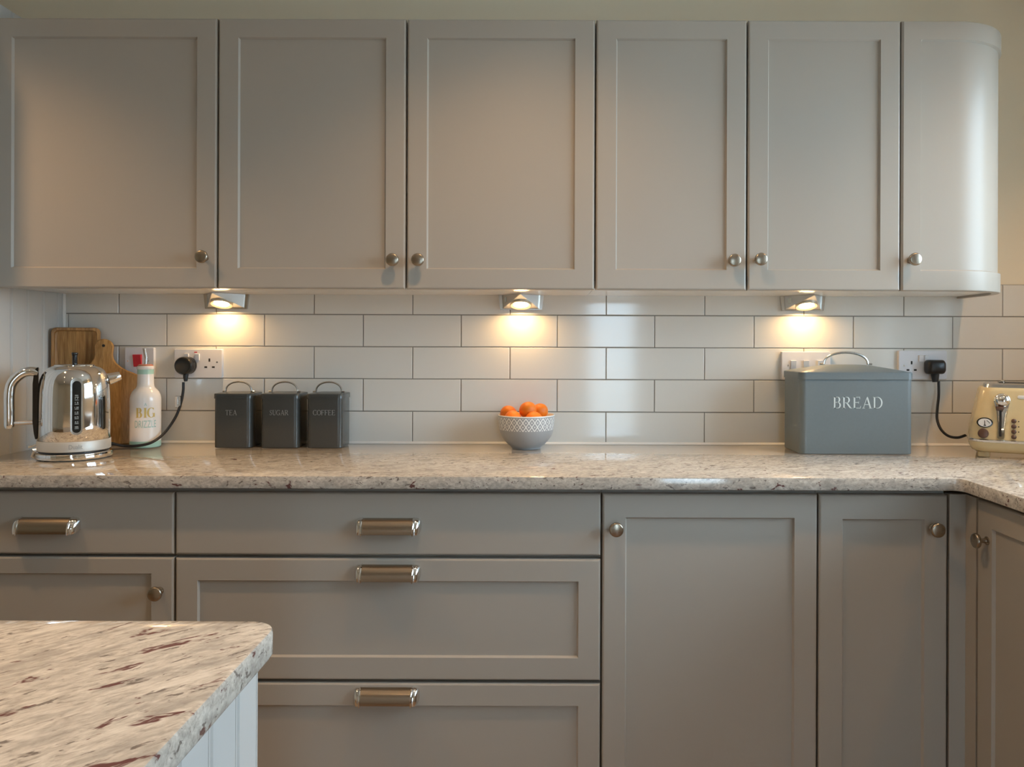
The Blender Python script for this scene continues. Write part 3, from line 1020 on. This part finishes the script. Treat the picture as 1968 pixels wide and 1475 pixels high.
def sans_text(word, width, height):
    cu = bpy.data.curves.new('lettering', 'FONT'); cu.body = word; cu.size = 1; cu.resolution_u = 3
    o = bpy.data.objects.new('lettering', cu); C.objects.link(o)
    bpy.context.view_layer.update()
    me = bpy.data.meshes.new_from_object(o.evaluated_get(bpy.context.evaluated_depsgraph_get()))
    bpy.data.objects.remove(o)
    b = MB(); vs = [v.co for v in me.vertices]
    x0, x1 = min(v.x for v in vs), max(v.x for v in vs); z0, z1 = min(v.y for v in vs), max(v.y for v in vs)
    b.v = [((v.x - (x0 + x1) / 2) / (x1 - x0) * width, 0, (v.y - (z0 + z1) / 2) / (z1 - z0) * height) for v in vs]
    for p in me.polygons: b.f.append(tuple(p.vertices)); b.mi.append(0)
    bpy.data.meshes.remove(me)
    return b


def wrap(b, r, z):
    """Lay flat lettering on a cylinder of radius r (facing -y), at height z."""
    b.v = [(r * math.sin(p[0] / r), -r * math.cos(p[0] / r), p[2] + z) for p in b.v]
    return b


# ------------------------------------------------------------------ storage tins
def arch(b, w2, h, r, y, z, n=16, foot=.009):
    """Bail handle: half ellipse with two flat feet."""
    pts = [(-w2 - foot, y, z + r * .6), (-w2 - foot * .3, y, z + r * .7)] + [(-w2 * math.cos(PI * k / n), y, z + r * .6 + h * math.sin(PI * k / n) ** .85) for k in range(n + 1)] + [(w2 + foot * .3, y, z + r * .7), (w2 + foot, y, z + r * .6)]
    b.tube(pts, [r * .8] * 2 + [r] * (n + 1) + [r * .8] * 2, 8)


for word, px0, px1, hx, hy, lab, tw in (('TEA', 409.5, 482, 455, 733, 'charcoal metal tea tin, nearest the oil bottle', .0335), ('SUGAR', 499.5, 573, 544.5, 731, 'charcoal metal sugar tin between the tea and coffee tins', .0555), ('COFFEE', 588.5, 657.5, 632.5, 732, 'charcoal metal coffee tin, nearest the fruit bowl', .0655)):
    y0, y1 = -.115, -.014
    xa, _ = pt(px0, 800, y0); xb, _ = pt(px1, 800, y0)
    cx = (xa + xb) / 2; w2 = (xb - xa) / 2 - .0008; cy = (y0 + y1) / 2; d2 = (y1 - y0) / 2
    t = thing('storage_tin', lab, 'tin', (cx, cy, CT1), group='charcoal storage tins')
    b = MB(); b.rbox(-w2, w2, -d2, d2, .0004, .150, .014, 6); b.build('body', M['slate'], t, smooth=40)
    b = MB(); e = .0022
    def rg(i, z): return [(x, y, z) for x, y in rrect(-w2 - e + i, w2 + e - i, -d2 - e + i, d2 + e - i, max(.0155 - i, .002), 6)]
    b.loft([rg(0, .1445), rg(0, .1575), rg(.0012, .1590), rg(.012, .1605), rg(.03, .1625)]); ld = b.build('lid', M['slate'], t, smooth=40)
    b = MB(); arch(b, .0385, .0290, .0026, 0, .1615); b.build('handle', M['satin'], ld)
    b = serif_text(word, tw, .0148, .11, .05); tx, tz = pt((px0 + px1) / 2 - (1.5 if word == 'TEA' else 0), 793.5, y0)
    b.v = [(p[0] + tx - cx, -d2 - .0004, p[2] + tz - CT1) for p in b.v]; b.build('lettering', M['print_dim'], t, smooth=0)

# bread bin
y0, y1 = -.203, -.046
xa, xb = .7368, 1.0550
cx, cy, w2, d2 = (xa + xb) / 2, (y0 + y1) / 2, (xb - xa) / 2, (y1 - y0) / 2
t = thing('bread_bin', 'blue grey metal bread bin with a domed lid and wire handle', 'bread bin', (cx, cy, CT1))
b = MB(); b.rbox(-w2, w2, -d2, d2, .0004, .2185, .018, 7); b.build('body', M['bluegrey'], t, smooth=40)
e = .003
b = MB()
def rg(ix, iy, z): return [(x, y, z) for x, y in rrect(-w2 - e + ix, w2 + e - ix, -d2 - e + iy, d2 + e - iy, max(.021 - min(ix, iy), .003), 7)]
b.loft([rg(0, 0, .2110), rg(0, 0, .2290), rg(.0015, .0015, .2312), rg(.006, .004, .2325), rg(.105, .055, .2500), rg(.125, .066, .2512)]); ld = b.build('lid', M['bluegrey'], t, smooth=30)
hx, _ = pt(1625.5, 700, cy)
b = MB(); arch(b, .0640, .0335, .0034, 0, .2505, foot=.012); b.v = [(p[0] + hx - cx, p[1], p[2]) for p in b.v]; b.build('handle', M['satin'], ld)
tx, tz = pt(1649, 774.3, y0)
b = serif_text('BREAD', .1415, .0325, .125, .05, .07); b.v = [(p[0] + tx - cx, -d2 - .0005, p[2] + tz - CT1) for p in b.v]; b.build('lettering', M['print_pale'], t, smooth=0)

# ------------------------------------------------------------------ fruit bowl and fruit
bx0, _ = pt(1011.5, 830, -.091)
t = thing('fruit_bowl', 'grey ceramic bowl with a white lattice band, full of oranges', 'bowl', (bx0, -.091, CT1))
b = MB()
prof = [(0, .004), (.034, .004), (.035, .0005), (.043, .0005), (.0445, .004), (.046, .006), (.0545, .0125), (.0640, .0225), (.0715, .0330), (.0768, .0450), (.0800, .0570), (.0822, .0720), (.0834, .0860), (.0838, .0965), (.0832, .0990)]
b.lathe(prof, 64, uv=True); ob = b.build('outside', M['bowl'], t, smooth=50)
b = MB(); b.lathe([(.0832, .0990), (.0815, .0995), (.0802, .0980), (.0790, .0850), (.0765, .0620), (.0710, .0400), (.0610, .0230), (.0450, .0120), (.020, .0085), (0, .008)], 64); b.build('inside', M['bowl_in'], t, smooth=50)
GO = 'oranges in the bowl'
for px, py, yy, r, lab in ((977.5, 795.5, -.080, .0255, 'orange leaning on the bowl rim on the tins side, half behind another'),
                           (986, 804.5, -.122, .0245, 'orange low at the front of the bowl on the tins side'),
                           (1014.5, 788.5, -.098, .0262, 'orange on top in the middle of the bowl'),
                           (1037.5, 791.0, -.066, .0250, 'orange at the back of the bowl on the bread bin side'),
                           (1026, 807.0, -.126, .0255, 'orange low at the front of the bowl, below the topmost'),
                           (1010, 826.0, -.092, .0270, 'orange at the bottom of the bowl in the gap under the topmost')):
    x, z = pt(px, py, yy)
    b = MB(); n = 14; a0 = random.uniform(0, 6)
    pr = []
    for k in range(n + 1):
        a = PI * k / n
        rr = r * math.sin(a); zz_ = -r * .93 * math.cos(a)
        if k == n: zz_ -= r * .05
        pr.append((rr, zz_))
    b.lathe(pr, 28)
    rt = Matrix.Rotation(random.uniform(-.5, .5), 4, 'X') @ Matrix.Rotation(random.uniform(-.5, .5), 4, 'Y')
    o = b.build('orange', M['orange'], xf=rt, smooth=80)
    o.location = (x, yy, z); tag(o, lab, 'orange', GO)

# ------------------------------------------------------------------ kettle
KX, KY = pt(143.5, 800, -.312)[0], -.312
ang = math.atan2(-KX, KY - CAMY)
t = thing('kettle', 'polished chrome electric kettle with a water gauge on its base', 'kettle', (KX, KY, CT1), rz=ang)
b = MB(); b.lathe([(0, .0006), (.086, .0006), (.0905, .004), (.0910, .008), (.0900, .0165), (.0875, .0185), (0, .0185)], 64); b.build('power_base', M['chrome'], t, smooth=40)
b = MB(); b.lathe([(.082, .0180), (.082, .0240)], 48); b.build('base_gap', M['black'], t)
b = MB(); b.lathe([(.0, .0235), (.0845, .0235), (.0862, .0250), (.0862, .0490), (.0852, .0505)], 64); bd = b.build('band', M['matte_steel'], t, smooth=40)
b = MB(); b.lathe([(.0845, .0500), (.0845, .0520), (.0856, .0530), (.0850, .0900), (.0845, .1500), (.0838, .1750), (.0825, .1930), (.0798, .2090), (.0750, .2230), (.0690, .2330), (.0610, .2400), (.0500, .2450), (.0470, .2455)], 72); b.build('body', M['chrome'], t, smooth=50)
b = MB(); b.lathe([(.0478, .2448), (.0478, .2475), (.0450, .2488), (.0200, .2505), (.0075, .2510), (.0, .2510)], 48); ld = b.build('lid', M['chrome'], t, smooth=30)
b = MB(); b.lathe([(.0062, .2505), (.0062, .2720), (.0072, .2735), (.0080, .2790), (.0070, .2810), (0, .2812)], 20); b.build('lid_knob', M['blackgloss'], ld)
# handle at local -x
hp = smooth_path([(-.083, .0, .2265), (-.098, 0, .2315), (-.120, 0, .2250), (-.139, 0, .2030), (-.1450, 0, .1750), (-.1450, 0, .1200), (-.1450, 0, .0850)], 8)
b = MB(); b.tube(hp, [.0125] * (len(hp) - 3) + [.0122, .0115, .009], 18); hd = b.build('handle', M['chrome'], t, smooth=50)
b = MB(); b.tube([(-.083, 0, .0985), (-.140, 0, .0985)], .0060, 12); b.build('handle_bracket', M['satin'], hd)
b = MB()
b.loft([[(-.0815, -.012, z), (-.0815, .012, z), (-.0945 + o, .010, z), (-.0945 + o, -.010, z)] for z, o in ((.055, .006), (.070, .003), (.10, 0), (.20, 0), (.236, .004), (.242, .010))])
b.build('handle_mount', M['blackgloss'], t, smooth=30)
b = MB(); b.lathe([(0, .0), (.0165, .0), (.0150, .010), (.0120, .026), (.0105, .030), (.0085, .030), (.0085, .024), (0, .024)], 24)
b.build('spout', M['chrome'], t, xf=Matrix.Translation((.0795, 0, .2080)) @ Matrix.Rotation(math.radians(72), 4, 'Y'), smooth=40)
# water gauge
def gauge(hw, z0, z1, rad, lift):
    b = MB(); n = 10; pts = []
    for k in range(n + 1):
        a = PI * k / n; pts.append((hw * math.cos(a), z1 - hw + hw * math.sin(a)))
    for k in range(n + 1):
        a = PI + PI * k / n; pts.append((hw * math.cos(a), z0 + hw + hw * math.sin(a)))
    m_ = len(pts); o_ = lambda r_, s_: [(r_ * math.sin(x * s_ / r_), -r_ * math.cos(x * s_ / r_), z) for x, z in pts]
    b.loft([o_(rad - .004, 1), o_(rad + lift, 1), o_(rad + lift, .86)], cap0=False)
    return b
gx = Matrix.Rotation(.05, 4, 'Z')
gauge(.0135, .068, .216, .0855, .0012).build('gauge_frame', M['satin'], t, xf=gx, smooth=40)
g_ = gauge(.0100, .074, .208, .0860, .0022).build('gauge_window', M['blackgloss'], t, xf=gx, smooth=40)
b = MB()
for k, (txt, zz_) in enumerate((('MAX', .1705), ('1.7', .1630), ('1.5', .1520), ('1.25', .1395), ('1.0', .1270), ('0.75', .1145), ('0.5', .1020), ('MIN', .0890))):
    q = sans_text(txt, .0042 + .0011 * len(txt), .0042); wrap(q, .0886, zz_); b.add(q.v, q.f)
    q = MB(); quad(q, (-.0045, -.0004), (.0045, -.0004), (.0045, .0004), (-.0045, .0004)); wrap(q, .0886, zz_ - .0042); b.add(q.v, q.f)
b.build('scale_marks', M['print_pale'], g_, xf=gx, smooth=0)
q = wrap(sans_text('Dualit', .031, .0115), .0866, .0375); q.build('lettering', M['print_dim'], bd, xf=Matrix.Rotation(.03, 4, 'Z'), smooth=0)
b = MB(); b.tube([(-.084, 0, .040), (-.094, 0, .036), (-.104, 0, .0355)], [.0045, .003, .0042], 10); b.build('switch_lever', M['chrome'], t)
b = MB(); b.tube([(-.070, .002, .028), (-.092, .002, .024), (-.095, .002, .010), (-.090, .002, .0055)], [.006, .006, .005, .004], 10); b.build('cord_boot', M['satin'], t)

# ------------------------------------------------------------------ oil bottle
OX, OY = pt(279.8, 800, -.090)[0], -.0905
t = thing('oil_bottle', 'white ceramic oil bottle with mint bands and a steel pourer', 'bottle', (OX, OY, CT1), rz=math.atan2(-OX, OY - CAMY))
b = MB()
prof = [(0, .0006), (.040, .0006), (.0422, .003)] + [(.0424, .004), (.0424, .0195)]
b.lathe(prof, 48, 1)
b.lathe([(.0424, .0195), (.0424, .1350), (.0420, .1440), (.0400, .1540), (.0360, .1630), (.0305, .1700), (.0258, .1745), (.0235, .1800), (.0226, .1870), (.0222, .2150)], 48, 0)
b.lathe([(.0222, .2150), (.0222, .2275), (.0226, .2290)], 48, 1)
b.lathe([(.0226, .2290), (.0240, .2320), (.0236, .2375), (.0215, .2390), (0, .2392)], 48, 0)
bd = b.build('body', [M['ceramic'], M['mint']], t, smooth=40)
b = MB(); b.lathe([(.0, .2390), (.0200, .2390), (.0200, .2425), (.0160, .2440), (0, .2440)], 24); st = b.build('stopper', M['cork'], t)
b = MB(); b.tube(smooth_path([(0, 0, .242), (.001, 0, .262), (-.002, -.002, .280), (-.004, -.004, .2915)], 5), .0048, 12); b.build('pourer', M['satin'], st)
q = wrap(serif_text('BIG', .054, .0285, .22, .05, .10), .0429, .1035); q.build('lettering', M['mustard'], bd, smooth=0)
q = wrap(sans_text('DRIZZLE', .0600, .0205), .0429, .0705); q.build('lettering', M['teal'], bd, smooth=0)
q = wrap(sans_text('A', .0075, .0090), .0427, .1275); q.build('lettering', M['teal'], bd, smooth=0)

# ------------------------------------------------------------------ boards against the wall
# small tray board: local x across, z up, front facing -y
Hb, Wb = 1.2655 - CT1, .1285
la = Vector((-1.4505, -.082)); lb = Vector((-1.3340, -.027))
yaw = math.atan2(lb.y - la.y, lb.x - la.x); Wb = (lb - la).length
t = thing('serving_tray', 'rectangular wooden serving tray with a raised rim standing in the corner behind the kettle', 'tray', ((la.x + lb.x) / 2, (la.y + lb.y) / 2, CT1), rz=yaw)
b = MB()
def rg(i, y, r): return [(x, y, z) for x, z in rrect(-Wb / 2 + i, Wb / 2 - i, .0006 + i, Hb - i, r, 5)]
b.loft([rg(.002, .020, .014), rg(0, .017, .016), rg(0, .003, .016), rg(.0015, .0005, .0155), rg(.0045, 0, .014), rg(.0085, .001, .012), rg(.0105, .009, .011), rg(.013, .0105, .010)])
b.build('board', M['wood_tray'], t, smooth=40)

# paddle board
hx, hz = pt(205.5, 700, -.05)
Hp = pt(205, 652, -.05)[1] - CT1
yaw = math.radians(19)
t = thing('paddle_board', 'wooden paddle chopping board with a holed handle leaning behind the kettle', 'chopping board', (hx, -.078, CT1), rz=yaw)
half = [(0.108, .0), (.119, .003), (.1255, .010), (.1275, .022), (.1275, .150), (.1265, .168), (.122, .183), (.113, .196), (.098, .207), (.082, .215), (.064, .223), (.047, .233), (.034, .245), (.026, .259), (.0240, .272), (.0250, .284)]
top = [(.0268 * math.cos(a), Hp - .0268 + .0268 * math.sin(a)) for a in [.15 + (PI - .30) * k / 10 for k in range(11)]]
full = half + top + [(-min(x, .1), z) for x, z in reversed(half)]
full = [(x, z + .0008) for x, z in full]
cz_ = .15
def sc(k, y):
    o = []
    n = len(full)
    for i in range(n):
        p0, p1, p2 = Vector(full[i - 1]), Vector(full[i]), Vector(full[(i + 1) % n])
        d1 = (p2 - p0).normalized(); nn = Vector((-d1.y, d1.x))
        q = p1 + nn * k; o.append((q.x, y, q.y))
    return o
b = MB(); b.loft([sc(.002, .016), sc(0, .014), sc(0, .003), sc(.003, 0)])
lean = Matrix.Rotation(math.radians(-5.0), 4, 'X')
bo = b.build('board', M['wood_paddle'], t, xf=Matrix.Translation((0, 0, .0012)) @ lean, smooth=40)
b = MB(); b.lathe([(0, 0), (.0042, 0), (.0042, .001), (0, .001)], 16); b.v = [(p[0], -.0008 + p[2] * .5, Hp - .020 + p[1]) for p in b.v]
b.build('hanging_hole', M['hole'], bo, xf=Matrix.Translation((0, 0, .0012)) @ lean)

# ------------------------------------------------------------------ toaster
TA = math.radians(27)
TXo, TYo = 1.186, -.250             # front corner nearest the bread bin
t = thing('toaster', 'cream retro toaster with chrome lever and brown buttons, cut by the picture edge', 'toaster', (TXo, TYo, CT1), rz=-TA)
TW, TDp = .330, .190
def rr(i0, i1, f, bk, z, r): return [(x, y, z) for x, y in rrect(i0, TW - i1, f, TDp - bk, r, 8)]
b = MB(); b.loft([rr(.020, .020, .020, .020, .0145, .030), rr(.008, .008, .008, .008, .020, .034), rr(.001, .001, .001, .001, .032, .036), rr(0, 0, 0, 0, .0440, .036)]); b.build('lower_shell', M['cream'], t, smooth=50)
b = MB(); b.loft([rr(-.001, -.001, -.001, -.001, .0435, .037), rr(-.003, -.003, -.003, -.003, .0460, .038), rr(-.003, -.003, -.003, -.003, .0500, .038), rr(.0, .0, .0, .0, .0525, .037)]); b.build('chrome_band', M['chrome'], t, smooth=50)
def fy(z): return .001 + (z - .0525) * .16    # the front leans back
def sx(z): return .002 + max(0, z - .07) * .20
b = MB(); b.loft([rr(sx(z) + e, sx(z) + e, fy(z) + e, fy(z) + e, z, .034) for z, e in ((.0525, 0), (.080, 0), (.120, 0), (.160, 0), (.182, .0), (.188, .001), (.1915, .004), (.1925, .008))]); b.build('body', M['cream'], t, smooth=50)
b = MB(); b.loft([rr(.038, .038, .030, .030, .192, .02), rr(.040, .040, .032, .032, .2010, .02), rr(.046, .046, .038, .038, .2035, .016)]); tp = b.build('top_plate', M['satin'], t, smooth=40)
for yy in (.062, .112):
    b = MB(); b.box(.075, TW - .075, yy, yy + .026, .2030, .2042); b.build('slot', M['hole'], tp, smooth=0)
for k in range(3):
    b = MB(); b.tube([(.085 + .07 * k, .045, .2035), (.085 + .07 * k, .047, .2085), (.085 + .07 * k, .150, .2085), (.085 + .07 * k, .152, .2035)], .0022, 8); b.build('rack_wire', M['chrome'], tp)
for fx in (.022, TW - .052):
    for yf in (.022, TDp - .052):
        b = MB(); b.rbox(fx, fx + .030, yf, yf + .030, .0005, .0150, .006, 3); b.build('foot', M['cream'], t, smooth=30)


def front(u, z, lift=0.0): return Vector((u, fy(z) - lift, z))


def tpx(px, py):
    """Local (u, z) on the toaster front for a point of the photograph."""
    a, bb = px - CX, py - CY
    d = Vector(((a + ROLL * bb) / F, 1, -(bb - ROLL * a) / F))
    R = Matrix.Rotation(TA, 3, 'Z')
    o = R @ (Vector((0, CAMY, CAMZ)) - Vector((TXo, TYo, CT1))); d = R @ d
    k = (.001 + (o.z - .0525) * .16 - o.y) / (d.y - .16 * d.z)
    p = o + d * k
    return p.x, p.z


def disc(name, m, px, py, r, h, seg=24, sxx=1.0, parent=None, dome=.0):
    u, z = tpx(px, py)
    b = MB(); b.lathe([(r, -.002), (r, h * .7), (r * .85, h), (0, h + dome)], seg)
    tl = math.atan(.16)
    b.v = [tuple(front(u, z) + Vector((p[0] * sxx, -p[2] * math.cos(tl) + p[1] * math.sin(tl), p[1] * math.cos(tl) + p[2] * math.sin(tl)))) for p in b.v]
    return b.build(name, m, parent or t, smooth=40), u, z


# lever plate: wide round head narrowing downwards
uh, zh = tpx(1926, 770); ub, zb = tpx(1923, 842)
def tear(k, lift):
    o = []
    n = 14
    for i in range(n + 1):
        a = PI * i / n; o.append((uh + .0200 * k * math.cos(a), zh + .0190 * k * math.sin(a)))
    for f_ in (.15, .3, .5, .75):
        wdt = .0200 * (1 - f_) + .0092 * f_ - .0035 * math.sin(PI * f_); o.append((uh + (ub - uh) * f_ - wdt * k, zh + (zb - zh) * f_))
    for i in range(5):
        a = PI + PI * i / 4; o.append((ub + .0092 * k * math.cos(a), zb + .004 * k * math.sin(a)))
    for f_ in (.75, .5, .3, .15):
        wdt = .0200 * (1 - f_) + .0092 * f_ - .0035 * math.sin(PI * f_); o.append((uh + (ub - uh) * f_ + wdt * k, zh + (zb - zh) * f_))
    return [tuple(front(u, z, lift)) for u, z in o]
b = MB(); b.loft([tear(1, -.002), tear(1, .003), tear(.9, .0050)]); lv = b.build('lever_plate', M['chrome'], t, smooth=50)
b = MB(); u0, z0 = tpx(1922.5, 789); u1, z1 = tpx(1922, 839)
b.add([tuple(front(u0 - .0030, z0, .0056)), tuple(front(u0 + .0030, z0, .0056)), tuple(front(u1 + .0030, z1, .0056)), tuple(front(u1 - .0030, z1, .0056))], [(0, 1, 2, 3)]); b.build('lever_slot', M['hole'], lv, smooth=0)
b = MB(); n = 10; b.lathe([(.0170 * math.sin(PI * k / n), -.0170 * math.cos(PI * k / n)) for k in range(n + 1)], 24)
c_ = front(uh, zh, .012); b.v = [(c_.x + p[0], c_.y + p[1] * .75, c_.z + p[2]) for p in b.v]; b.build('lever_knob', M['chrome'], lv, smooth=80)
u, z = tpx(1921, 784); b = MB(); b.rbox(u - .010, u + .010, fy(z) - .020, fy(z) - .003, z - .004, z + .004, .004, 3); b.build('lever_tip', M['brown'], lv, smooth=40)
# gauge, browning knob and buttons
g1, u, z = disc('gauge', M['blackgloss'], 1892.5, 812.5, .0138, .0026, 32, 1.42)
b = MB(); b.lathe([(0, .0030), (.0112, .0030)], 32); b.v = [tuple(front(u, z) + Vector((p[0] * 1.42, -p[2] + p[1] * .158, p[1] * .987))) for p in b.v]; b.build('gauge_face', M['dial'], g1)
b = MB(); quad(b, (-.0012, -.008), (.0012, -.008), (.0004, .006), (-.0012, .006)); quad(b, (-.0030, -.0085), (.0030, -.0085), (.0030, -.0060), (-.0030, -.0060))
ribbon(b, arcpts(.0, -.006, .0125, .0125, 20, 70, 8), .0016)
b.v = [tuple(front(u, z) + Vector((p[0], -.0036 + p[2] * .158, p[2]))) for p in b.v]; b.build('needle', M['hole'], g1, smooth=0)
disc('browning_knob', M['brown'], 1889.5, 833.5, .0132, .012, 28, dome=.003)
for py in (810, 820.3, 830.5, 840.5):
    disc('button', M['brown'], 1948.5, py, .0062, .0045, 18, dome=.0015)
for py in (810.7, 821, 831):
    disc('indicator', M['hole'], 1957.8, py, .0016, .0006, 10)
u, z = tpx(1970, 764)
b = MB(); o_ = lambda k, l: [tuple(front(u + p[0], z + p[1], l)) for p in rrect(-.0175 * k, .0175 * k, -.0045 * k, .0045 * k, .0044 * k, 5)]
b.loft([o_(1, -.002), o_(1, .0015), o_(.9, .0022)]); b.build('badge', M['dial'], t, smooth=40)
